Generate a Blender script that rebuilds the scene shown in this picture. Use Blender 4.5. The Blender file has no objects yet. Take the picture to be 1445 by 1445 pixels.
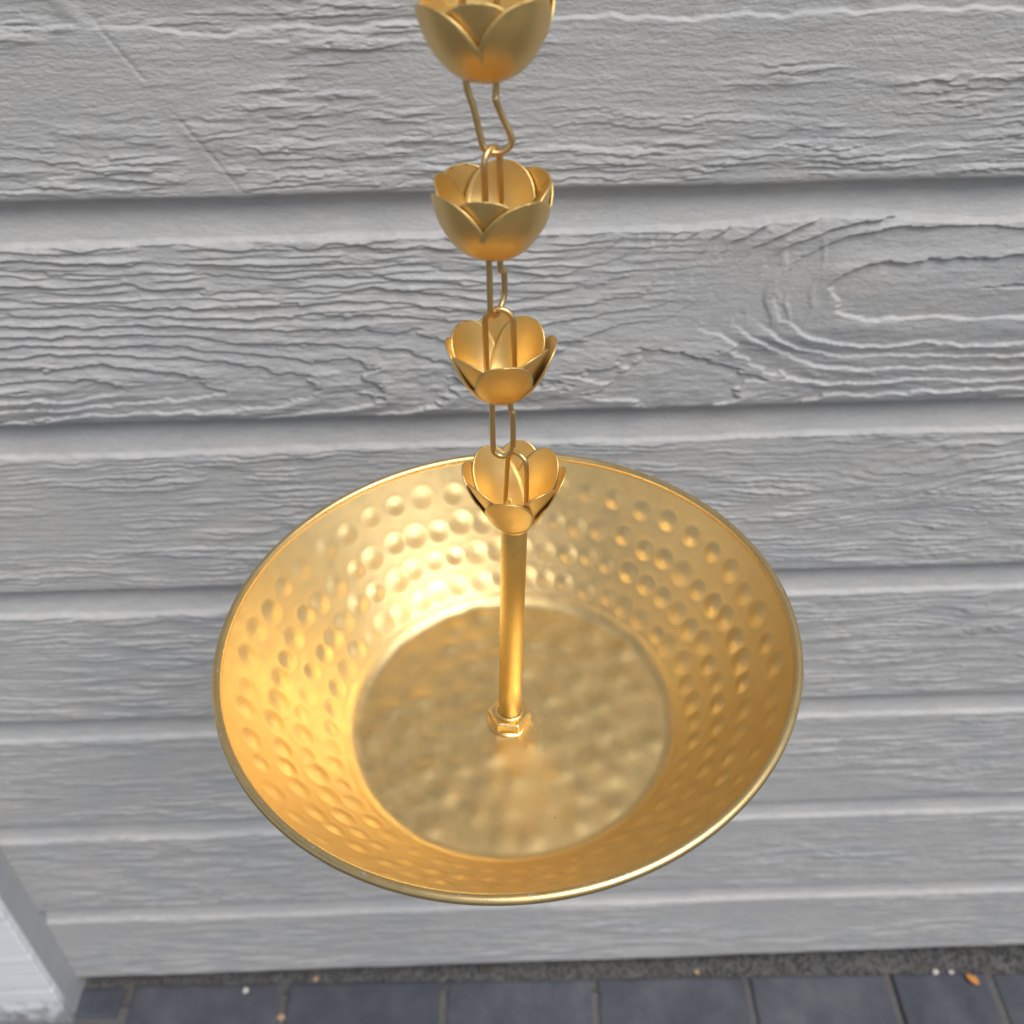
import bpy, bmesh, math, random
import numpy as np
from mathutils import Matrix, Vector

random.seed(7)
scene = bpy.context.scene
COL = scene.collection

# ------------------------------------------------------------------ camera
cam_d = bpy.data.cameras.new('camera')
cam = bpy.data.objects.new('camera', cam_d)
COL.objects.link(cam)
RIGHT = (0.9995, -0.028096, -0.014484)
DOWN = (-0.028953, -0.629877, -0.776155)
FWD = (0.012684, 0.776186, -0.630376)
CAM = (0.0, -0.62, 1.2636)
cam.matrix_world = Matrix(((RIGHT[0], -DOWN[0], -FWD[0], CAM[0]),
                           (RIGHT[1], -DOWN[1], -FWD[1], CAM[1]),
                           (RIGHT[2], -DOWN[2], -FWD[2], CAM[2]),
                           (0, 0, 0, 1)))
cam_d.sensor_width = 36.0
cam_d.sensor_fit = 'HORIZONTAL'
cam_d.lens = 36.0 * 1400 / 1445
cam_d.clip_start = 0.02
cam_d.clip_end = 500
cam_d.dof.use_dof = True
cam_d.dof.focus_distance = 0.44
cam_d.dof.aperture_fstop = 10.5
scene.camera = cam

# ------------------------------------------------------------------ sky and sun
SUN_DIR = Vector((0.36, -0.40, 0.84)).normalized()       # towards the sun
world = bpy.data.worlds.new('World')
scene.world = world
world.use_nodes = True
wn = world.node_tree
for n in list(wn.nodes):
    wn.nodes.remove(n)
wo = wn.nodes.new('ShaderNodeOutputWorld')
bg = wn.nodes.new('ShaderNodeBackground')
sky = wn.nodes.new('ShaderNodeTexSky')
sky.sky_type = 'NISHITA'
sky.sun_disc = False
sky.sun_elevation = math.asin(SUN_DIR.z)
sky.sun_rotation = math.atan2(SUN_DIR.x, SUN_DIR.y)
sky.dust_density = 1.5
sky.air_density = 1.0
sky.ozone_density = 1.5
hs = wn.nodes.new('ShaderNodeHueSaturation')
hs.inputs['Saturation'].default_value = 0.38
wn.links.new(sky.outputs[0], hs.inputs['Color'])
wn.links.new(hs.outputs[0], bg.inputs['Color'])
bg.inputs['Strength'].default_value = 0.08
wn.links.new(bg.outputs[0], wo.inputs['Surface'])

sun_d = bpy.data.lights.new('sun', 'SUN')
sun_d.energy = 1.95
sun_d.angle = math.radians(42)
sun_d.color = (1.0, 0.97, 0.935)
sun = bpy.data.objects.new('sun', sun_d)
COL.objects.link(sun)
sun.rotation_euler = (-SUN_DIR).to_track_quat('-Z', 'Y').to_euler()
sun.location = (2, -2, 3)

scene.render.engine = 'CYCLES'
scene.view_settings.view_transform = 'Standard'
scene.view_settings.look = 'None'
scene.view_settings.gamma = 1.0
scene.view_settings.use_curve_mapping = False
scene.view_settings.exposure = 0.52

# ------------------------------------------------------------------ helpers
def pn(x, y, seed=0):
    """2-D gradient noise, about -1..1, vectorised"""
    x = np.asarray(x, float); y = np.asarray(y, float)
    xi = np.floor(x).astype(np.int64); yi = np.floor(y).astype(np.int64)
    fx = x - xi; fy = y - yi
    u = fx * fx * fx * (fx * (fx * 6 - 15) + 10)
    v = fy * fy * fy * (fy * (fy * 6 - 15) + 10)
    def g(ix, iy, dx, dy):
        h = (ix * 374761393 + iy * 668265263 + seed * 974634777) & 0xFFFFFFFF
        h = ((h ^ (h >> 13)) * 1274126177) & 0xFFFFFFFF
        h = h ^ (h >> 16)
        a = (h & 0xFFFF) / 65536.0 * 2 * np.pi
        return np.cos(a) * dx + np.sin(a) * dy
    a = g(xi, yi, fx, fy); b = g(xi + 1, yi, fx - 1, fy)
    c = g(xi, yi + 1, fx, fy - 1); d = g(xi + 1, yi + 1, fx - 1, fy - 1)
    return (a + (b - a) * u + (c - a) * v + (a - b - c + d) * u * v) * 1.5

def sstep(a, b, x):
    t = np.clip((x - a) / (b - a), 0, 1)
    return t * t * (3 - 2 * t)

def mesh_np(name, V, F, smooth=True):
    V = np.asarray(V, np.float32).reshape(-1, 3); F = np.asarray(F, np.int32)
    me = bpy.data.meshes.new(name)
    me.vertices.add(len(V)); me.vertices.foreach_set('co', V.ravel())
    k = F.shape[1]
    me.loops.add(F.size); me.loops.foreach_set('vertex_index', F.ravel())
    me.polygons.add(len(F))
    me.polygons.foreach_set('loop_start', np.arange(0, F.size, k, dtype=np.int32))
    me.polygons.foreach_set('use_smooth', np.full(len(F), smooth, dtype=bool))
    me.update(calc_edges=True); me.validate()
    return me

def grid_faces(nu, nv, wrap=False, off=0, flip=False):
    """verts stored [v][u]"""
    u = np.arange(nu if wrap else nu - 1); v = np.arange(nv - 1)
    U, W = np.meshgrid(u, v)
    U2 = (U + 1) % nu
    a = W * nu + U; b = W * nu + U2; c = (W + 1) * nu + U2; d = (W + 1) * nu + U
    F = np.stack([a, b, c, d], -1).reshape(-1, 4) + off
    return F[:, ::-1] if flip else F

def add(name, me, mat=None, parent=None):
    o = bpy.data.objects.new(name, me)
    COL.objects.link(o)
    if mat is not None and me is not None and len(me.materials) == 0:
        me.materials.append(mat)
    if parent is not None:
        o.parent = parent
    return o

def empty(name, loc=(0, 0, 0)):
    o = bpy.data.objects.new(name, None)
    o.empty_display_size = 0.02
    o.location = loc
    COL.objects.link(o)
    return o

def tag(o, label=None, cat=None, group=None, kind=None):
    if label: o['label'] = label
    if cat: o['category'] = cat
    if group: o['group'] = group
    if kind: o['kind'] = kind
    return o

def tube(pts, r, seg=10, closed=False, sub=6):
    P = np.array(pts, float)
    # Catmull-Rom
    if sub > 1:
        Q = []
        n = len(P)
        for i in range(n if closed else n - 1):
            p0 = P[(i - 1) % n] if (closed or i > 0) else 2 * P[0] - P[1]
            p1 = P[i]; p2 = P[(i + 1) % n]
            p3 = P[(i + 2) % n] if (closed or i + 2 < n) else 2 * P[-1] - P[-2]
            for t in np.linspace(0, 1, sub, endpoint=False):
                Q.append(.5 * ((2 * p1) + (-p0 + p2) * t + (2 * p0 - 5 * p1 + 4 * p2 - p3) * t * t + (-p0 + 3 * p1 - 3 * p2 + p3) * t ** 3))
        if not closed: Q.append(P[-1])
        P = np.array(Q)
    n = len(P)
    T = (np.roll(P, -1, 0) - np.roll(P, 1, 0)) if closed else np.gradient(P, axis=0)
    T /= np.linalg.norm(T, axis=1)[:, None]
    up = np.array([.13, .98, .1])
    a = np.linspace(0, 2 * np.pi, seg, endpoint=False)
    V = []
    N = up - T[0] * (up @ T[0]); N /= np.linalg.norm(N)
    for i in range(n):
        N = N - T[i] * (N @ T[i]); N /= np.linalg.norm(N)
        Bn = np.cross(T[i], N)
        rr = r[i] if hasattr(r, '__len__') else r
        V.append(P[i] + rr * (np.cos(a)[:, None] * N + np.sin(a)[:, None] * Bn))
    V = np.concatenate(V)
    F = grid_faces(seg, n, wrap=True)
    if closed:
        k = (n - 1) * seg
        j = np.arange(seg)
        F = np.concatenate([F, np.stack([k + j, k + (j + 1) % seg, (j + 1) % seg, j], -1)])
    else:
        # rounded end caps
        e0 = len(V)
        V = np.concatenate([V, [P[0] - T[0] * r * .5 if not hasattr(r, '__len__') else P[0]], [P[-1] + T[-1] * r * .5 if not hasattr(r, '__len__') else P[-1]]])
        j = np.arange(seg)
        c0 = np.stack([j, np.full(seg, e0), (j + 1) % seg, (j + 1) % seg], -1)
        k = (n - 1) * seg
        c1 = np.stack([k + j, k + (j + 1) % seg, np.full(seg, e0 + 1), np.full(seg, e0 + 1)], -1)
        return V, F, np.concatenate([c0[:, :3], c1[:, :3]])
    return V, F, None

def tube_mesh(name, pts, r, seg=10, closed=False, sub=6):
    V, F, T = tube(pts, r, seg, closed, sub)
    me = bpy.data.meshes.new(name)
    faces = F.tolist() + (T.tolist() if T is not None else [])
    me.from_pydata(V.tolist(), [], faces)
    me.polygons.foreach_set('use_smooth', [True] * len(faces))
    me.update()
    bm = bmesh.new(); bm.from_mesh(me); bmesh.ops.recalc_face_normals(bm, faces=bm.faces); bm.to_mesh(me); bm.free()
    return me

def lathe_mesh(name, prof, seg=96):
    """closed surface of revolution round z from (r,z) points"""
    a = np.linspace(0, 2 * np.pi, seg, endpoint=False)
    V = []
    for r, z in prof:
        V.append(np.stack([r * np.cos(a), r * np.sin(a), np.full(seg, z)], -1))
    return mesh_np(name, np.concatenate(V), grid_faces(seg, len(prof), wrap=True))

def box_bm(bm, x0, x1, y0, y1, z0, z1):
    vs = [bm.verts.new((x, y, z)) for z in (z0, z1) for y in (y0, y1) for x in (x0, x1)]
    for f in ((0, 2, 3, 1), (4, 5, 7, 6), (0, 1, 5, 4), (2, 6, 7, 3), (0, 4, 6, 2), (1, 3, 7, 5)):
        bm.faces.new([vs[i] for i in f])

# ------------------------------------------------------------------ materials
def new_mat(name):
    m = bpy.data.materials.new(name)
    m.use_nodes = True
    nt = m.node_tree
    return m, nt, nt.nodes['Principled BSDF']

def coords(nt, scale=(1, 1, 1), kind='Object'):
    tc = nt.nodes.new('ShaderNodeTexCoord')
    mp = nt.nodes.new('ShaderNodeMapping')
    mp.inputs['Scale'].default_value = scale
    nt.links.new(tc.outputs[kind], mp.inputs['Vector'])
    return mp.outputs[0]

def noise(nt, vec, scale, detail=4, rough=.55):
    n = nt.nodes.new('ShaderNodeTexNoise')
    n.inputs['Scale'].default_value = scale
    n.inputs['Detail'].default_value = detail
    n.inputs['Roughness'].default_value = rough
    nt.links.new(vec, n.inputs['Vector'])
    return n.outputs['Fac']

def ramp(nt, fac, stops):
    r = nt.nodes.new('ShaderNodeValToRGB')
    el = r.color_ramp.elements
    while len(el) < len(stops): el.new(.5)
    for e, (p, c) in zip(el, stops):
        e.position = p
        e.color = (*c, 1) if len(c) == 3 else c
    nt.links.new(fac, r.inputs['Fac'])
    return r.outputs['Color']

def bump(nt, fac, strength, dist, prev=None):
    b = nt.nodes.new('ShaderNodeBump')
    b.inputs['Strength'].default_value = strength
    b.inputs['Distance'].default_value = dist
    nt.links.new(fac, b.inputs['Height'])
    if prev is not None: nt.links.new(prev, b.inputs['Normal'])
    return b.outputs['Normal']

def mixc(nt, fac, a, b, mode='MIX'):
    m = nt.nodes.new('ShaderNodeMix')
    m.data_type = 'RGBA'; m.blend_type = mode
    if isinstance(fac, float): m.inputs[0].default_value = fac
    else: nt.links.new(fac, m.inputs[0])
    for s, v in ((6, a), (7, b)):
        if isinstance(v, tuple): m.inputs[s].default_value = (*v, 1)
        else: nt.links.new(v, m.inputs[s])
    return m.outputs[2]

def gold(name, base, base2, rough, speck=.5, bdist=.00012):
    m, nt, p = new_mat(name)
    v = coords(nt)
    big = noise(nt, v, 28, 3)
    p.inputs['Metallic'].default_value = 1.0
    p.inputs['Coat Weight'].default_value = .32
    p.inputs['Coat Roughness'].default_value = .30
    c = ramp(nt, big, [(.3, base), (.7, base2)])
    st = ramp(nt, noise(nt, v, 55, 6, .7), [(.55, (0, 0, 0)), (.80, (.3, .3, .3))])
    c = mixc(nt, st, c, tuple(q * .72 for q in base))
    vo = nt.nodes.new('ShaderNodeTexVoronoi'); vo.inputs['Scale'].default_value = 75
    nt.links.new(v, vo.inputs['Vector'])
    c = mixc(nt, ramp(nt, vo.outputs['Distance'], [(.018, (.8, .8, .8)), (.035, (0, 0, 0))]), c, (.20, .13, .05))
    nt.links.new(c, p.inputs['Base Color'])
    fine = noise(nt, v, 2600, 2, .6)
    nt.links.new(bump(nt, fine, speck, bdist), p.inputs['Normal'])
    r = nt.nodes.new('ShaderNodeMapRange')
    r.inputs[1].default_value = .3; r.inputs[2].default_value = .7
    r.inputs[3].default_value = rough - .06; r.inputs[4].default_value = rough + .09
    nt.links.new(noise(nt, v, 90, 4), r.inputs[0])
    nt.links.new(r.outputs[0], p.inputs['Roughness'])
    return m

M_BASIN = gold('gold_satin_basin', (.80, .585, .262), (.83, .615, .288), .395)
M_RIM = gold('gold_satin_rim', (.80, .60, .28), (.74, .52, .22), .30)
_nt = M_RIM.node_tree; _p = _nt.nodes['Principled BSDF']
_old = _p.inputs['Base Color'].links[0].from_socket
_f = ramp(_nt, noise(_nt, coords(_nt), 330, 3, .6), [(.66, (0, 0, 0)), (.69, (1, 1, 1))])
_nt.links.new(mixc(_nt, _f, _old, (.80, .78, .72)), _p.inputs['Base Color'])
M_PETAL = gold('gold_satin_petal', (.80, .56, .205), (.84, .60, .24), .42)
M_WIRE = gold('gold_wire', (.70, .48, .21), (.76, .54, .25), .34)
M_STEM = gold('gold_stem', (.80, .54, .18), (.83, .58, .21), .42)
M_NUT = gold('gold_nut', (.85, .62, .27), (.80, .56, .22), .28)

def mat_siding():
    m, nt, p = new_mat('grey_painted_siding')
    v = coords(nt, (1, 1, 2.2))
    c = ramp(nt, noise(nt, v, 9, 5, .6), [(.3, (.42, .425, .432)), (.7, (.495, .482, .465))])
    c2 = ramp(nt, noise(nt, coords(nt, (1, 1, 4)), 60, 4, .65), [(.3, (.9, .9, .9)), (.7, (1.06, 1.06, 1.06))])
    c = mixc(nt, 1.0, c, c2, 'MULTIPLY')
    sp = nt.nodes.new('ShaderNodeTexVoronoi')
    sp.inputs['Scale'].default_value = 55
    nt.links.new(coords(nt), sp.inputs['Vector'])
    fac = ramp(nt, sp.outputs['Distance'], [(.018, (1, 1, 1)), (.03, (0, 0, 0))])
    c = mixc(nt, fac, c, (.17, .16, .15))
    nt.links.new(c, p.inputs['Base Color'])
    p.inputs['Roughness'].default_value = .52
    p.inputs['Specular IOR Level'].default_value = .42
    n1 = bump(nt, noise(nt, coords(nt, (.45, 1, 1)), 520, 5, .65), .8, .0011)
    n2 = bump(nt, noise(nt, coords(nt, (.3, 1, 1.3)), 150, 4, .6), .3, .0014, n1)
    nt.links.new(n2, p.inputs['Normal'])
    return m
M_SIDING = mat_siding()

def mat_paint(name, c0, c1, stripes=True, dirt=False):
    m, nt, p = new_mat(name)
    c = ramp(nt, noise(nt, coords(nt, (1, 1, 1)), 14, 5, .6), [(.3, c0), (.7, c1)])
    if dirt:
        tc = nt.nodes.new('ShaderNodeTexCoord')
        sx = nt.nodes.new('ShaderNodeSeparateXYZ')
        nt.links.new(tc.outputs['Object'], sx.inputs[0])
        ad = nt.nodes.new('ShaderNodeMath'); ad.operation = 'MULTIPLY_ADD'
        nt.links.new(noise(nt, coords(nt), 45, 5, .65), ad.inputs[0])
        ad.inputs[1].default_value = .14
        nt.links.new(sx.outputs['Z'], ad.inputs[2])
        f = ramp(nt, ad.outputs[0], [(.085, (1, 1, 1)), (.125, (0, 0, 0))])
        c = mixc(nt, f, c, (.27, .28, .29))
    nt.links.new(c, p.inputs['Base Color'])
    p.inputs['Roughness'].default_value = .5
    n1 = bump(nt, noise(nt, coords(nt, (.12, .12, 1)), 260, 4, .6), .6 if stripes else .2, .0009)
    nt.links.new(n1, p.inputs['Normal'])
    return m
M_TRIM_LIT = mat_paint('lit_trim_paint', (.74, .77, .80), (.82, .84, .86), True, True)  # pale colour carries the brighter light on the post front; dirt at the foot
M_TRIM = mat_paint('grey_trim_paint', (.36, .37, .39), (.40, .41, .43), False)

def mat_paver():
    m, nt, p = new_mat('slate_blue_paver')
    oi = nt.nodes.new('ShaderNodeObjectInfo')
    v = coords(nt)
    vadd = nt.nodes.new('ShaderNodeVectorMath'); vadd.operation = 'ADD'
    nt.links.new(v, vadd.inputs[0]); nt.links.new(oi.outputs['Location'], vadd.inputs[1])
    v = vadd.outputs[0]
    c = ramp(nt, noise(nt, v, 16, 6, .65), [(.28, (.044, .047, .060)), (.5, (.068, .072, .088)), (.72, (.102, .106, .120))])
    c = mixc(nt, ramp(nt, noise(nt, v, 700, 2), [(.62, (0, 0, 0)), (.75, (.6, .6, .6))]), c, (.13, .13, .14))
    t = ramp(nt, oi.outputs['Random'], [(0, (.82, .84, .9)), (1, (1.12, 1.12, 1.1))])
    c = mixc(nt, 1.0, c, t, 'MULTIPLY')
    nt.links.new(c, p.inputs['Base Color'])
    p.inputs['Roughness'].default_value = .62
    nt.links.new(bump(nt, noise(nt, v, 240, 6, .7), .6, .0014), p.inputs['Normal'])
    return m
M_PAVER = mat_paver()

def mat_grit(name, a, b, sc=320):
    m, nt, p = new_mat(name)
    v = coords(nt)
    c = ramp(nt, noise(nt, v, sc, 5, .7), [(.3, a), (.7, b)])
    c = mixc(nt, ramp(nt, noise(nt, v, 30, 3), [(.5, (0, 0, 0)), (.75, (.5, .5, .5))]), c, (.09, .075, .06))
    nt.links.new(c, p.inputs['Base Color'])
    p.inputs['Roughness'].default_value = .9
    nt.links.new(bump(nt, noise(nt, v, 500, 5, .7), .8, .002), p.inputs['Normal'])
    return m
M_GROUND = mat_grit('dark_jointing_sand', (.07, .07, .072), (.17, .168, .162))
M_GRIT = mat_grit('dark_grit', (.03, .031, .034), (.14, .138, .135), 160)
M_GAP_SHADE = mat_grit('gap_shade_dark', (.012, .012, .012), (.03, .03, .03))  # shadow in the gap under the wall put in as near-black colour

def mat_plain(name, a, b, sc, rough=.7):
    m, nt, p = new_mat(name)
    nt.links.new(ramp(nt, noise(nt, coords(nt), sc, 4), [(.3, a), (.7, b)]), p.inputs['Base Color'])
    p.inputs['Roughness'].default_value = rough
    return m
M_LEAF = mat_plain('orange_leaf', (.42, .15, .03), (.62, .30, .07), 400)
M_PEB = mat_plain('pale_pebble', (.42, .42, .38), (.62, .61, .56), 500)
M_TAN = mat_plain('tan_pebble', (.32, .20, .11), (.50, .36, .22), 500)

# ------------------------------------------------------------------ ground
g = 60.0
ground = add('ground', mesh_np('ground', [(-g, -g, -.0042), (g, -g, -.0042), (g, g, -.0042), (-g, g, -.0042)], [(0, 1, 2, 3)], False), M_GROUND)
tag(ground, 'dark sandy ground between and beside the slate pavers', kind='structure')

# paving: one row runs along the wall, turned a little from it
pave = empty('pavement', (0, -.0115, 0))
pave.rotation_euler = (0, 0, -0.0205)
tag(pave, 'slate blue block paving laid along the foot of the wall', kind='structure')

def paver_mesh(w, d, seed):
    rnd = np.random.RandomState(seed)
    bm = bmesh.new()
    box_bm(bm, -w / 2, w / 2, -d / 2, d / 2, -.05, 0)
    top = [e for e in bm.edges if all(v.co.z > -.001 for v in e.verts)]
    bmesh.ops.bevel(bm, geom=top, offset=.004, segments=2, affect='EDGES', profile=.6)
    bm.normal_update()
    me = bpy.data.meshes.new('paver'); bm.to_mesh(me); bm.free()
    me.materials.append(M_PAVER)
    return me
PW, PD, GAP = .186, .098, .0085
pm_full = paver_mesh(PW, PD, 1)
pm_half = paver_mesh(.078, .038, 2)
pm_cut = paver_mesh(.116, PD, 3)
joints0 = [-.4885, -.290, -.089, .103, .298, .479, .606]
for row in range(7):
    y = -PD / 2 - row * (PD + GAP)
    if row == 0:
        xs = [((a + b) / 2, b - a - GAP) for a, b in zip(joints0[:-1], joints0[1:])]
        xs += [(.606 + .0985 + .197 * i, .186) for i in range(2)]
    else:
        off = .0985 if row % 2 else 0
        xs = [(-.586 + off + .197 * i, .186) for i in range(8)]
    for x, w in xs:
        o = add('paver', pm_full, None, pave)
        o.location = (x, y, random.uniform(-.002, .0012))
        o.scale = (w / PW, 1, 1)
        o.rotation_euler = (random.uniform(-.006, .006), random.uniform(-.006, .006), random.uniform(-.004, .004))
    if row == 0:
        o = add('paver', pm_half, None, pave); o.location = (-.535, -.021, -.001)

# grit strip between pavers and wall
def pebble_cloud(name, n, fx, fy, rmin, rmax, zc, seed):
    rnd = np.random.RandomState(seed)
    bm = bmesh.new(); bmesh.ops.create_icosphere(bm, subdivisions=1, radius=1)
    base = np.array([v.co[:] for v in bm.verts]); bf = np.array([[v.index for v in f.verts] for f in bm.faces]); bm.free()
    V = []; F = []
    for i in range(n):
        r = rmin + (rmax - rmin) * rnd.rand() ** 2.5
        s = r * (0.7 + .6 * rnd.rand(3))
        q = base * s * (1 + .18 * rnd.randn(len(base), 1))
        a = rnd.rand() * 6.28
        q = np.stack([q[:, 0] * np.cos(a) - q[:, 1] * np.sin(a), q[:, 0] * np.sin(a) + q[:, 1] * np.cos(a), q[:, 2]], -1)
        V.append(q + np.array([fx(rnd), 0, 0]) + np.array([0, fy(rnd), zc + r * .3]))
        F.append(bf + i * len(base))
    return mesh_np(name, np.concatenate(V), np.concatenate(F), True)
grit = add('gravel', pebble_cloud('gravel', 7000, lambda r: r.uniform(-.56, .80), lambda r: r.uniform(-.030, .016), .0006, .0028, -.0046, 3), M_GRIT)
tag(grit, 'dark gritty gravel strip between pavers and the wall foot', 'gravel', kind='stuff')

# ------------------------------------------------------------------ siding wall
EXPO = .16854
ZB = [1.0241 - EXPO * k for k in range(6)] + [.020]       # bottoms of boards A..G
ZTOP = [1.0241 + EXPO * k for k in range(1, 9)]            # boards above the frame
wall = empty('siding_wall', (0, 0, .02))
tag(wall, 'grey painted wall of overlapping wood-grain siding planks', 'wall')
TH = .0012

def steps(phi, w=.14):
    fr = phi - np.floor(phi)
    return np.where(fr < w, sstep(0, w, fr), 1 - (fr - w) / (1 - w))

def flakes(x, v, s, fx=15, fv=85, lo=.10, hi=.19):
    n = pn(x * fx, v * fv, s) + .45 * pn(x * fx * 3.1, v * fv * 2.7, s + 1) + .22 * pn(x * fx * 8, v * fv * 6, s + 2)
    return sstep(lo, hi, n)

def relief(k, x, z, v):
    """height towards the viewer in metres; board k, world x,z, v above the drip edge"""
    s = 11 + 17 * k
    if k == 0:
        q = v + .010 * pn(x * 3.2, v * 9, s) + .0040 * pn(x * 15, v * 70, s + 1) + .0022 * pn(x * 60, v * 260, s + 2) + .0011 * pn(x * 170, v * 600, s + 13)
        h = steps(q / .0062 + .4, .16)
        low = sstep(.062, .012, v + .018 * pn(x * 5, v * 10, s + 3))
        patch = sstep(.10, .42, pn(x * 7, v * 26, s + 4))
        A = .00030 + .00125 * np.maximum(low, .9 * patch)
        # two long ragged seams
        seam = v - (.100 + .008 * pn(x * 4.5, 0 * v, s + 5) + .0035 * pn(x * 22, 0 * v, s + 6) + .0015 * pn(x * 90, v * 150, s + 7))
        ragged = sstep(-.15, .3, pn(x * 20, v * 110, s + 12))
        fl = .0007 * flakes(x, v, s + 40, 9, 85) + .0003 * flakes(x, v, s + 50, 22, 190, .2, .28)
        hh = h * A * (.25 + .75 * ragged) * .8 + fl * (.25 + .75 * np.maximum(low, patch)) - .0016 * sstep(-.0010, .0010, seam) * sstep(.035, .004, seam)
        # smooth diagonal swath with a groove on its right side
        d = (x + .222) - (1.122 - z) * .66
        m = np.exp(-((d + .006) / .007) ** 2)
        hh = hh * (1 - .8 * m) - .0006 * np.exp(-((d - .003) / .0013) ** 2) * sstep(-.5, .1, pn(x * 10, v * 40, s + 9))
        return hh
    if k == 1:
        n1 = .0042 * pn(x * 9, v * 38, s) + .0022 * pn(x * 34, v * 100, s + 1) + .0014 * pn(x * 80, v * 260, s + 2) + .0006 * pn(x * 190, v * 500, s + 20)
        zl = z - (.884 + .006 * pn(x * 2.5, 0 * x, s + 3))
        qL = np.sqrt((np.maximum(0, x + .34) * .14) ** 2 + zl ** 2 + 1e-9)
        qR = np.sqrt((np.maximum(0, np.abs(x - .335) - .066) * .60) ** 2 + (z - .948) ** 2 + 1e-9)
        kk = .012
        w = np.clip(.5 + .5 * (qL - qR) / kk, 0, 1)
        q = qL * (1 - w) + qR * w - kk * w * (1 - w)
        q = q + n1
        right = sstep(-.02, .16, x)
        phiR = np.where(q < .043, q / .0215, 2 + (q - .043) / .0100)
        phiL = q / .0088 + 1.9 * pn(x * 4, v * 16, s + 6) * .5
        phi = phiL * (1 - right) + phiR * right
        h = steps(phi, .13 - .05 * right)
        flat = sstep(.25, .75, np.abs(z - .948) / (qR + 1e-4)) + sstep(.05, .038, q) * right
        A = .0030 * (1 - right) + .0034 * right * np.clip(.12 + flat, 0, 1)
        A = A * (.55 + .45 * sstep(-.3, .25, pn(x * 8, v * 30, s + 4)))
        hh = A * h
        # dense short dashes along the upper left
        up = sstep(.05, .11, v) * sstep(.20, .02, x)
        q2 = v + .004 * pn(x * 10, v * 40, s + 8) + .0016 * pn(x * 45, v * 220, s + 9)
        hh = hh * (1 - .5 * up) + .0014 * up * steps(q2 / .0058, .2) * sstep(-.35, .2, pn(x * 20, v * 120, s + 10))
        hh = hh + .0003 * flakes(x, v, s + 60, 16, 150, .22, .3) * (1 - .7 * right)
        # vertical saw marks beside the knot
        box = sstep(.145, .165, x) * sstep(.235, .215, x) * sstep(.055, .07, v) * sstep(.135, .12, v)
        hh = hh * (1 - .6 * box) + box * .0010 * sstep(.1, .5, pn(x * 130 + .8 * pn(x * 30, v * 40, s + 12), v * 16, s + 11))
        return hh
    # other boards: broken wavy grain in short dashes
    fr = [0, 0, .0052, .0062, .0070, .0070, .0085][k]
    warp = .012 * pn(x * 2.6, v * 7, s)
    if k == 2:     # a knot right of the bowl bends the grain
        dx = x - .325; dz = v - .075
        warp = warp + .02 * np.exp(-(dx / .06) ** 2 - (dz / .04) ** 2) * np.sign(dz) * np.minimum(1, np.abs(dz) / .01)
    if k == 3:
        dx = x - .44; dz = v - .085
        warp = warp + .018 * np.exp(-(dx / .05) ** 2 - (dz / .035) ** 2) * np.tanh(dz / .012)
    q = v + warp + .0038 * pn(x * 13, v * 55, s + 1) + .0018 * pn(x * 45, v * 210, s + 2) + .0007 * pn(x * 150, v * 520, s + 9)
    h = steps(q / fr, .22)
    mask = sstep(-.35, .3, pn(x * 16, v * 85, s + 3)) * sstep(-.55, .25, pn(x * 4, v * 14, s + 4))
    hh = (.0003 + .0014 * mask) * h
    hh += .0006 * flakes(x, v, s + 70, 13, 110, .08, .2) * sstep(-.3, .3, pn(x * 5, v * 20, s + 6))
    return hh

def plank(k, zb, expo, xs, dv, seed):
    over = .022
    vv = [0, .0004, .0009, .0016, .0026]
    vv = np.concatenate([vv, np.arange(.0026 + dv, expo + over, dv)])
    X, Vg = np.meshgrid(xs, vv)
    Z = zb + Vg
    kk = k if k >= 0 else 2 + (-k) % 5
    shift = 0.0 if k >= 0 else 3.1 * -k
    h = relief(min(kk, 6), X + shift, Z, Vg)
    # smooth recessed lip along the top of the exposed face
    lip_at = expo - .0295 + .0022 * pn(X * 5, 0 * X, seed) + .0011 * pn(X * 35, 0 * X, seed + 1) + .0006 * pn(X * 120, Vg * 100, seed + 2)
    lip = sstep(-.0012, .0012, Vg - lip_at)
    if kk == 1:    # the grain runs up over the lip near the knot
        lip_at2 = lip_at + .008 * np.exp(-((X - .235) / .055) ** 2)
        lip = sstep(-.0012, .0012, Vg - lip_at2)
    h = h * (1 - lip) - (.0020 + .0072 * sstep(-.3, .75, (Vg - expo + .0295) / .0295)) * lip
    rnd = np.where(Vg < .0026, .0013 * (1 - Vg / .0026) ** 2, 0)
    h = np.where(lip > .5, h, h * 1.12 * (.25 + .75 * sstep(.0, .007, Vg)))
    Y = TH * Vg / expo - h + rnd + .0006 * pn(X * 3, Vg * 4, seed + 4)
    Zj = Z + np.where(Vg < .012, (1 - Vg / .012) * (.0008 * pn(X * 9, 0 * X, seed + 5) + .0005 * pn(X * 60, 0 * X, seed + 6)), 0)
    V = np.stack([X, Y, Zj], -1).reshape(-1, 3)
    nx, nv = len(xs), len(vv)
    F = grid_faces(nx, nv)
    # underside
    b0 = V[:nx].copy(); b1 = b0.copy(); b1[:, 1] = .018
    off = len(V)
    V = np.concatenate([V, b0, b1])
    F = np.concatenate([F, grid_faces(nx, 2, off=off, flip=True)])
    # end faces
    V[:, 2] -= .02
    me = mesh_np('plank', V, F)
    return me

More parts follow.
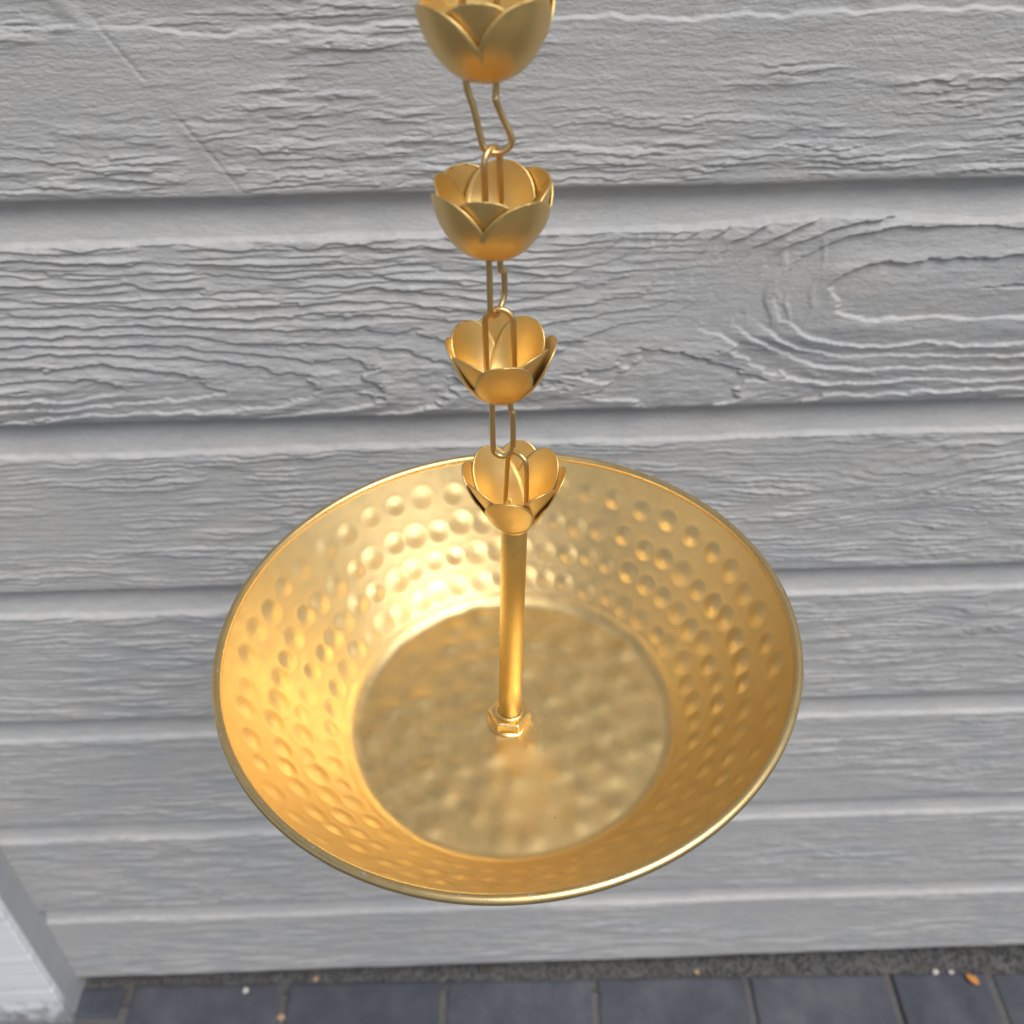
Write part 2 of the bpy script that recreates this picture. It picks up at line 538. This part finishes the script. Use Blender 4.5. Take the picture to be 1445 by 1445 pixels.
def xs_range(lo, hi, dx):
    far = .012
    a = np.arange(-1.5, lo, far); b = np.arange(lo, hi, dx); c = np.arange(hi, 1.7, far)
    return np.concatenate([a, b, c])
specs = [(-.36, .40, .0011, .0007), (-.40, .44, .0010, .0007), (-.47, .50, .0014, .0009), (-.55, .56, .0017, .0011),
         (-.60, .62, .0021, .0014), (-.60, .66, .0025, .0017), (-.60, .70, .0028, .0019)]
for k, (zb, sp) in enumerate(zip(ZB, specs)):
    expo = EXPO if k < 6 else ZB[5] - ZB[6]
    add('plank', plank(k, zb, expo, xs_range(sp[0], sp[1], sp[2]), sp[3], 100 + 13 * k), M_SIDING, wall)
for j, zb in enumerate(ZTOP):
    add('plank', plank(-1 - j, zb, EXPO, np.arange(-1.5, 1.7, .006 if j < 2 else .02), .003 if j < 2 else .01, 300 + 9 * j), M_SIDING, wall)
bm = bmesh.new(); box_bm(bm, -1.5, 1.7,   .034, .10, -.02, 2.55 - .02)
me = bpy.data.meshes.new('backing'); bm.to_mesh(me); bm.free()
add('backing', me, M_GAP_SHADE, wall)

# ------------------------------------------------------------------ trim post at the left
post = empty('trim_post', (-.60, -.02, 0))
tag(post, 'square trim post with strong light coloured into its front and a plain grey side against the siding', 'post')
def rough_box(name, x0, x1, y0, y1, z0, z1, mat, bev, jag, seed):
    bm = bmesh.new(); box_bm(bm, x0, x1, y0, y1, z0, z1)
    bmesh.ops.bevel(bm, geom=list(bm.edges), offset=bev, segments=3, affect='EDGES', profile=.6)
    # cut along the height for an uneven edge
    n = 260
    for i in range(1, n):
        zc = z0 + bev + (min(z1, .7) - z0 - 2 * bev) * i / n
        geom = list(bm.verts) + list(bm.edges) + list(bm.faces)
        if i % 2: bmesh.ops.bisect_plane(bm, geom=geom, plane_co=(0, 0, zc), plane_no=(0, 0, 1))
    me = bpy.data.meshes.new(name); bm.to_mesh(me); bm.free()
    co = np.empty(len(me.vertices) * 3); me.vertices.foreach_get('co', co); co = co.reshape(-1, 3)
    f = np.exp(-((co[:, 0] - x1) / .01) ** 2) * np.exp(-((co[:, 1] - y0) / .01) ** 2)
    d = jag * (pn(co[:, 2] * 60, 0 * co[:, 2], seed) + .7 * pn(co[:, 2] * 190, 0 * co[:, 2], seed + 1))
    co[:, 0] += f * d; co[:, 1] -= f * d * .6
    co -= np.array([-.60, -.02, 0])
    me.vertices.foreach_set('co', co.ravel()); me.update()
    return add(name, me, mat, post)
rough_box('front_board', -.70, -.5495, -.0470, -.0355, -.004, 2.5, M_TRIM_LIT, .0018, .0011, 5)  # this face's stronger light is held in its material colour
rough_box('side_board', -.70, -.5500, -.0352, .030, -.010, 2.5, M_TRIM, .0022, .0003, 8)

# ------------------------------------------------------------------ flower cup petals
def petal_mesh(name, prof, half, base_half, rc_k, rc_min, off, pw=2.0, s0=.015, n=18, m=13, seed=0):
    P = np.array(prof, float)
    # arc-length resample of the smoothed meridian
    t = np.linspace(0, len(P) - 1, 200)
    def cr(c):
        i = np.clip(np.floor(t).astype(int), 0, len(P) - 2); f = t - i
        p0 = c[np.maximum(i - 1, 0)]; p1 = c[i]; p2 = c[i + 1]; p3 = c[np.minimum(i + 2, len(P) - 1)]
        return .5 * (2 * p1 + (p2 - p0) * f + (2 * p0 - 5 * p1 + 4 * p2 - p3) * f * f + (3 * p1 - p0 - 3 * p2 + p3) * f ** 3)
    R = cr(P[:, 0]); Z = cr(P[:, 1])
    L = np.concatenate([[0], np.cumsum(np.hypot(np.diff(R), np.diff(Z)))])
    tot = L[-1]
    s = (1 - np.cos(np.linspace(0.0, np.pi, n))) / 2      # denser at both ends
    s = s * (1 - s0) + s0
    r = np.interp(s * tot, L, R); z = np.interp(s * tot, L, Z)
    c0 = .55 + .3 * s0                                             # widest point along the petal
    w = np.where(s < c0, base_half + (half - base_half) * np.clip(1 - ((c0 - s) / (c0 - s0 + 1e-6)) ** pw, 0, 1) ** (1 / pw),
                 half * np.clip(1 - ((s - c0) / (1.0 - c0)) ** pw, 0.0004, 1) ** (1 / pw))
    tt = np.linspace(-1, 1, m)
    V = []
    for i in range(n):
        x = tt * w[i]
        rc = max(rc_min, r[i] * rc_k)
        a = x / rc
        tang = rc * np.sin(a)
        rad = (r[i] + off) - rc * (1 - np.cos(a))
        zz = np.full(m, z[i]) - off * .6 + .06 * tt ** 2 * w[i] * (s[i] < c0)
        V.append(np.stack([rad, tang, zz], -1))
    me = mesh_np(name, np.concatenate(V), grid_faces(m, n))
    return me

def add_petals(parent, centre, rot_deg, me_out, me_in, seed, wob=.03):
    rnd = random.Random(seed)
    out = []
    for layer, me in ((0, me_out), (1, me_in)):
        for i in range(4):
            o = add('petal', me, M_PETAL, parent)
            az = math.radians(rot_deg - 90 + 90 * i + 45 * layer + rnd.uniform(-3, 3))
            tilt = rnd.uniform(-wob, wob)
            o.matrix_local = Matrix.Translation(centre) @ Matrix.Rotation(az, 4, 'Z') @ Matrix.Rotation(tilt, 4, 'Y')
            md = o.modifiers.new('thickness', 'SOLIDIFY'); md.thickness = .00065; md.offset = 0
            out.append(o)
    return out

PROF_A = [(.0, 0), (.006, .0004), (.0122, .0040), (.0168, .0102), (.0195, .0172), (.0210, .0260)]
PROF_B = [(.0, 0), (.0055, .0004), (.0108, .0042), (.0150, .0108), (.0180, .0180), (.0202, .0255)]
PROF_C = [(.0, 0), (.0058, .0006), (.0098, .0058), (.0142, .0140), (.0184, .0220), (.0218, .0305)]
A_out = petal_mesh('petal', PROF_A, .0158, .0064, 1.02, .006, .0007, 2.3)
A_in = petal_mesh('petal', PROF_A, .0146, .0060, 1.00, .006, -.0004, 2.3)
B_out = petal_mesh('petal', PROF_B, .0118, .0040, 1.16, .007, .0008, 2.5, .10)
B_in = petal_mesh('petal', PROF_B, .0128, .0044, 1.0, .006, -.0004, 2.5)
C_out = petal_mesh('petal', PROF_C, .0108, .0050, 1.22, .008, .0010, 2.2, .32)
C_in = petal_mesh('petal', PROF_C, .0122, .0050, 1.05, .007, -.0005, 2.2)

YC = -.2839
cups = [((.0012, YC, 1.1715), 34, A_out, A_in, (0.02, -0.05), 'gold lotus flower cup highest on the chain, above the bent wire link'),
        ((.0004, YC, 1.1112), 35, A_out, A_in, (0.0, 0.02), 'gold lotus flower cup between the bent link and the jogged link'),
        ((.0020, YC, 1.0508), 2, B_out, B_in, (0.03, 0.0), 'gold lotus flower cup on the chain just above the dish stem')]
for i, (c, rot, mo, mi, tl, lab) in enumerate(cups):
    e = empty('flower_cup', c)
    e.rotation_euler = (tl[0], tl[1], 0)
    tag(e, lab, 'flower cup', 'lotus cups threaded on the rain chain')
    add_petals(e, (0, 0, 0), rot, mo, mi, 20 + i)
    # little base disc with a drain hole where the petals meet
    prof = [(.0022, -.0006), (.0066, -.0005), (.0070, .0004), (.0064, .0010), (.0022, .0008), (.0022, -.0006)]
    add('base_disc', lathe_mesh('base_disc', prof, 32), M_PETAL, e)

# ------------------------------------------------------------------ wire links
RW = .00120
def link(name, base, az, pts, label):
    """pts are (across, along z) in the link's own plane, closed loop"""
    o = add(name, tube_mesh(name, [(a, d, z) for a, z, d in pts], RW, 12, True, 6), M_WIRE)
    o.location = base; o.rotation_euler = (0, 0, math.radians(az))
    tag(o, label, 'chain link', 'wire links of the rain chain')
    return o

def top_arc(w, ztop, n=7):
    r = w / 2
    return [(-r * math.cos(t), ztop - r + r * math.sin(t), 0) for t in np.linspace(0, math.pi, n)]

# link through the highest cup: bent sideways under the cup
ptsA = [(-.0050, .1170 - .116, 0), (-.0050, .010, 0), (-.0050, .020, 0), (-.0052, .030, 0)] + top_arc(.0108, .0400)[1:-1] + \
       [(.0054, .030, 0), (.0053, .020, 0), (.0052, .010, 0), (.0050, .002, 0),
        (.0046, -.0055, 0), (.0044, -.0072, -.0006), (.0054, -.0102, -.0002), (.0070, -.0140, 0), (.0092, -.0192, 0), (.0095, -.0215, 0),
        (.0080, -.0236, 0), (.0050, -.0248, 0), (.0018, -.0244, 0), (.0000, -.0226, 0), (-.0012, -.0180, 0), (-.0028, -.0100, 0), (-.0046, -.0040, 0)]
link('wire_link', (-.0018, YC, 1.1715), 4, ptsA, 'bent gold wire link leaning sideways under the highest flower cup')

def straight_link(wtop, wlow, ztop, zlow, jog_z, jog):
    r = wlow / 2
    pts = [(-wtop / 2, .003, 0), (-wtop / 2, .012, 0), (-wtop / 2, ztop - .009, 0)] + top_arc(wtop, ztop) + \
          [(wtop / 2, ztop - .009, 0), (wtop / 2, .012, 0), (wtop / 2, .003, 0), (r, -.003, 0), (r, jog_z + .0016, 0), (r + .0001, jog_z + .0005, 0),
           (r + jog, jog_z - .0004, 0), (r + jog + .0002, jog_z - .0018, 0), (r + jog, zlow + r + .002, 0)]
    for t in np.linspace(0, math.pi, 6)[1:-1]:
        pts.append((r * math.cos(t), zlow + r - r * math.sin(t), 0))
    pts += [(-r, zlow + r, 0), (-r, zlow + .5 * (-zlow), 0), (-r, -.003, 0)]
    return pts
link('wire_link', (.0009, YC, 1.1112), 56, straight_link(.0096, .0074, .0374, -.0248, -.0090, .0022), 'straight gold wire link with a sharp jog hanging below a flower cup, seen edge on')
link('wire_link', (.0020, YC, 1.0508), -6, straight_link(.0108, .0076, .0378, -.0300, -.0075, .0006), 'straight gold wire link hooked into the loop of the dish stem')

# ------------------------------------------------------------------ hammered dish with stem
RIMC = Vector((.0012, -.2824, .9167)); NRM = Vector((-.0309, -.0295, .9991)).normalized()
DEPTH, RF, RR = .0694, .0833, .1373
FLOORC = RIMC - NRM * DEPTH
dish = empty('hammered_dish', FLOORC)
tag(dish, 'shallow round gold hammered dish with central stem topped by a fixed flower cup', 'dish')
Q = NRM.to_track_quat('Z', 'Y').to_matrix().to_4x4()

def basin_mesh():
    rnd = np.random.RandomState(4)
    na = 840
    ang = np.linspace(0, 2 * np.pi, na, endpoint=False)
    # meridian: flat floor, tight curve, then a nearly straight flaring wall
    rf = np.linspace(.0005, RF - .004, 62)
    P = [(r, .0) for r in rf]
    # soft corner
    c = np.linspace(0, 1, 10)[1:]
    b0, b1, b2 = np.array([RF - .004, 0]), np.array([RF + .0006, .0001]), np.array([RF + .0048, .0056])
    P += [tuple((1 - t) ** 2 * b0 + 2 * t * (1 - t) * b1 + t * t * b2) for t in c]
    w0 = np.array([RF + .0048, .0056]); w1 = np.array([RR - .0012, DEPTH - .0012])
    mid = (w0 + w1) / 2 + np.array([.0040, -.0036])
    tw = np.linspace(0, 1, 112)[1:]
    P += [tuple((1 - t) ** 2 * w0 + 2 * t * (1 - t) * mid + t * t * w1) for t in tw]
    P = np.array(P)
    ni = len(P)
    T = np.gradient(P, axis=0); T /= np.linalg.norm(T, axis=1)[:, None]
    N = np.stack([-T[:, 1], T[:, 0]], -1)               # inward / up
    S = np.concatenate([[0], np.cumsum(np.linalg.norm(np.diff(P, axis=0), axis=1))])
    R2 = np.repeat(P[:, 0:1], na, 1); A2 = np.repeat(ang[None], ni, 0); S2 = np.repeat(S[:, None], na, 1)
    H = np.zeros((ni, na))
    s_floor = RF - .001; s_len = S[-1] - s_floor
    # rows of hammer dimples round the wall
    for frac, cnt, dep, rad, ph in ((.815, 48, .00070, .0050, 0), (.585, 52, .00085, .0052, .5), (.375, 50, .00080, .0051, .1), (.180, 46, .00064, .0048, .6)):
        for i in range(cnt):
            a0 = 2 * np.pi * (i + ph + rnd.uniform(-.13, .13)) / cnt
            s0 = s_floor + s_len * frac + rnd.uniform(-.0017, .0017)
            d0 = dep * rnd.uniform(.6, 1.15); r0 = rad * rnd.uniform(.85, 1.15)
            rows = np.where(np.abs(S - s0) < .013)[0]
            rr = P[rows, 0].mean()
            da = .013 / rr
            cols = np.where(np.abs((ang - a0 + np.pi) % (2 * np.pi) - np.pi) < da)[0]
            ix = np.ix_(rows, cols)
            dx = ((A2[ix] - a0 + np.pi) % (2 * np.pi) - np.pi) * R2[ix]
            dd = np.hypot(dx, S2[ix] - s0) / r0
            H[ix] += d0 * np.exp(-(dd ** 2) * 1.5) - .14 * d0 * np.exp(-((dd - 1.3) / .32) ** 2)
    # shallow blows over the floor
    X = R2 * np.cos(A2); Y = R2 * np.sin(A2)
    pts = []
    for gy in np.arange(-.09, .09, .0165):
        for j, gx in enumerate(np.arange(-.09, .09, .0185)):
            px = gx + (.008 if int(round(gy / .0165)) % 2 else 0) + rnd.uniform(-.004, .004); py = gy + rnd.uniform(-.004, .004)
            if .016 < math.hypot(px, py) < RF - .006: pts.append((px, py))
    for px, py in pts:
        rows = np.where(np.abs(P[:, 0] - math.hypot(px, py)) < .015)[0]
        rows = rows[rows < 70]
        a0 = math.atan2(py, px); da = min(np.pi, .016 / max(.012, math.hypot(px, py)))
        cols = np.where(np.abs((ang - a0 + np.pi) % (2 * np.pi) - np.pi) <= da)[0]
        ix = np.ix_(rows, cols)
        d = np.hypot(X[ix] - px, Y[ix] - py)
        H[ix] += .00105 * rnd.uniform(.35, 1.2) * np.exp(-(d / .0062) ** 2)
    H += .00018 * pn(X * 14, Y * 14, 8) * np.minimum(1, R2 / .02)
    RRr = R2 + N[:, 0:1] * H; ZZ = P[:, 1:2] + N[:, 1:2] * H
    V = [np.stack([RRr * np.cos(A2), RRr * np.sin(A2), ZZ], -1).reshape(-1, 3)]
    # outer skin, back down to the centre
    idx = list(range(ni - 1, 0, -9)) + [0]
    for i in idx:
        r, z = P[i] - N[i] * .0013
        r = max(r, .0005)
        V.append(np.stack([r * np.cos(ang), r * np.sin(ang), np.full(na, z)], -1))
    V = np.concatenate(V)
    return mesh_np('basin', V, grid_faces(na, ni + len(idx), wrap=True))
basin = add('basin', basin_mesh(), M_BASIN, dish)
basin.matrix_local = Q
# rolled rim bead
rp = []
for t in np.linspace(0, 2 * math.pi, 17):
    rp.append((RR + .0006 + .0023 * math.cos(t), DEPTH - .0006 + .0022 * math.sin(t)))
rim = add('rim', lathe_mesh('rim', rp, 360), M_RIM, dish)
rim.matrix_local = Q

STEM0 = Vector((.0022, -.2812, .8470)); STEM1 = Vector((.0064, -.2839, .9830))
sd = (STEM1 - STEM0); SL = sd.length
SQ = Matrix.Translation(STEM0 - FLOORC) @ sd.normalized().to_track_quat('Z', 'Y').to_matrix().to_4x4()
stem = add('stem', lathe_mesh('stem', [(.0004, .001), (.0059, .001), (.0059, .03), (.00585, .07), (.0059, SL - .0005), (.0056, SL + .0003), (.0004, SL + .0003)], 48), M_STEM, dish)
stem.matrix_local = SQ
# hex nut with a chamfered top and a collar ring
bm = bmesh.new()
ra = .0113
zs = [(.0002, .97), (.0008, 1.0), (.0062, 1.0), (.0071, .90), (.0071, .58)]
rings = []
for z, k in zs:
    rings.append([bm.verts.new((ra * k * math.cos(math.radians(60 * i - 4)), ra * k * math.sin(math.radians(60 * i - 4)), z)) for i in range(6)])
for a, b in zip(rings[:-1], rings[1:]):
    for i in range(6): bm.faces.new((a[i], a[(i + 1) % 6], b[(i + 1) % 6], b[i]))
bm.faces.new(rings[0][::-1])
bmesh.ops.bevel(bm, geom=[e for e in bm.edges], offset=.00025, segments=1, affect='EDGES')
bm.normal_update()
me = bpy.data.meshes.new('hex_nut'); bm.to_mesh(me); bm.free()
nut = add('hex_nut', me, M_NUT, dish); nut.matrix_local = SQ
col = add('collar', lathe_mesh('collar', [(.0060, .0071), (.0073, .0072), (.0076, .0078), (.0072, .0084), (.0060, .0085)], 40), M_NUT, dish)
col.matrix_local = SQ
wsh = add('washer', lathe_mesh('washer', [(.004, .0001), (.0112, .0001), (.0118, .0003), (.0116, .0006), (.004, .0011)], 48), M_NUT, dish)
wsh.matrix_local = SQ

# flower cup fixed on the stem, with its wire loop and solder
CC = STEM1 - FLOORC
add_petals(dish, CC, -8, C_out, C_in, 44, .035)
cone = add('cup_socket', lathe_mesh('cup_socket', [(.0004, -.0008), (.0064, -.0008), (.0068, .0), (.0092, .0036), (.0086, .0040), (.0058, .0012), (.0004, .0010)], 40), M_PETAL, dish)
cone.location = CC
lp = [(-.0058, .0015, 0), (-.0055, .010, 0), (-.0052, .022, 0), (-.0050, .032, 0)] + top_arc(.0096, .0400)[1:-1] + [(.0050, .032, 0), (.0054, .022, 0), (.0058, .012, 0), (.0060, .0035, 0)]
loop = add('loop', tube_mesh('loop', [(a, d, z) for a, z, d in lp], .00105, 12, False, 6), M_WIRE, dish)
loop.location = CC; loop.rotation_euler = (0.0, .06, math.radians(-38))
def blob(n, seed, rx, rz):
    bm = bmesh.new(); bmesh.ops.create_icosphere(bm, subdivisions=3, radius=1)
    me = bpy.data.meshes.new('solder')
    for v in bm.verts:
        k = 1 + .22 * float(pn(v.co.x * 2 + 5, v.co.y * 2 + v.co.z, seed))
        v.co = (v.co.x * rx * k, v.co.y * rx * k, v.co.z * rz * k)
    bm.to_mesh(me); bm.free()
    me.polygons.foreach_set('use_smooth', [True] * len(me.polygons))
    return me
sb = add('solder', blob(3, 2, .0062, .0030), M_NUT, dish); sb.location = CC + Vector((0, .0015, .0030))
for i in range(16):
    a = random.uniform(0, 6.28); r = random.uniform(.006, .0095)
    bead = add('solder_bead', blob(2, i, .00055 + .0004 * random.random(), .0005), M_NUT, dish)
    bead.location = CC + Vector((r * math.cos(a), abs(r * math.sin(a)), .0045 + (r - .006) * 1.1))

# ------------------------------------------------------------------ litter on the paving
def pebble(name, loc, r, mat, label, cat, seed):
    bm = bmesh.new(); bmesh.ops.create_icosphere(bm, subdivisions=3, radius=1)
    for v in bm.verts:
        k = 1 + .25 * float(pn(v.co.x * 1.7 + seed, v.co.y * 1.7 + v.co.z * 1.3, seed))
        v.co = (v.co.x * r * k * 1.15, v.co.y * r * k, v.co.z * r * k * .75)
    me = bpy.data.meshes.new(name); bm.to_mesh(me); bm.free()
    me.polygons.foreach_set('use_smooth', [True] * len(me.polygons))
    o = add(name, me, mat); o.location = (loc[0], loc[1], loc[2] + r * .6)
    o.rotation_euler = (0, 0, seed)
    return tag(o, label, cat)
pebble('pebble', (.540, -.021, -.004), .0042, M_PEB, 'pale round pebble in the grit near the orange leaf', 'pebble', 1)
pebble('pebble', (.560, -.022, -.003), .0030, M_PEB, 'tiny pale pebble lying beside the orange leaf', 'pebble', 2)
pebble('pebble', (.236, -.008, -.008), .0042, M_TAN, 'tan pebble in the grit under the right part of the dish', 'pebble', 3)
pebble('pebble', (-.340, -.014, -.001), .0036, M_PEB, 'single pale pebble on a slate paver near the trim post', 'pebble', 4)
pebble('pebble', (-.254, .000, -.008), .0040, M_TAN, 'reddish tan stone in the grit left of the dish', 'pebble', 5)
pebble('pebble', (-.291, -.047, -.006), .0045, M_TAN, 'tan stone wedged in a paver joint', 'pebble', 6)
# curled leaf scrap
V = []; nu, nv = 9, 13
for j in range(nv):
    t = j / (nv - 1)
    w = .0068 * math.sin(math.pi * min(1, t * .92 + .06)) ** .7
    for i in range(nu):
        u = -1 + 2 * i / (nu - 1)
        V.append((u * w, (t - .5) * .026, .003 + .0035 * u * u + .003 * math.sin(3 * t) + .0006 * math.sin(9 * t + 4 * u)))
leaf = add('leaf', mesh_np('leaf', V, grid_faces(nu, nv)), M_LEAF)
leaf.location = (.5815, -.034, .0008); leaf.rotation_euler = (.05, -.1, .8); leaf.scale = (.65, .65, .65)
md = leaf.modifiers.new('thickness', 'SOLIDIFY'); md.thickness = .0004
tag(leaf, 'small curled orange leaf scrap on the paving', 'leaf')
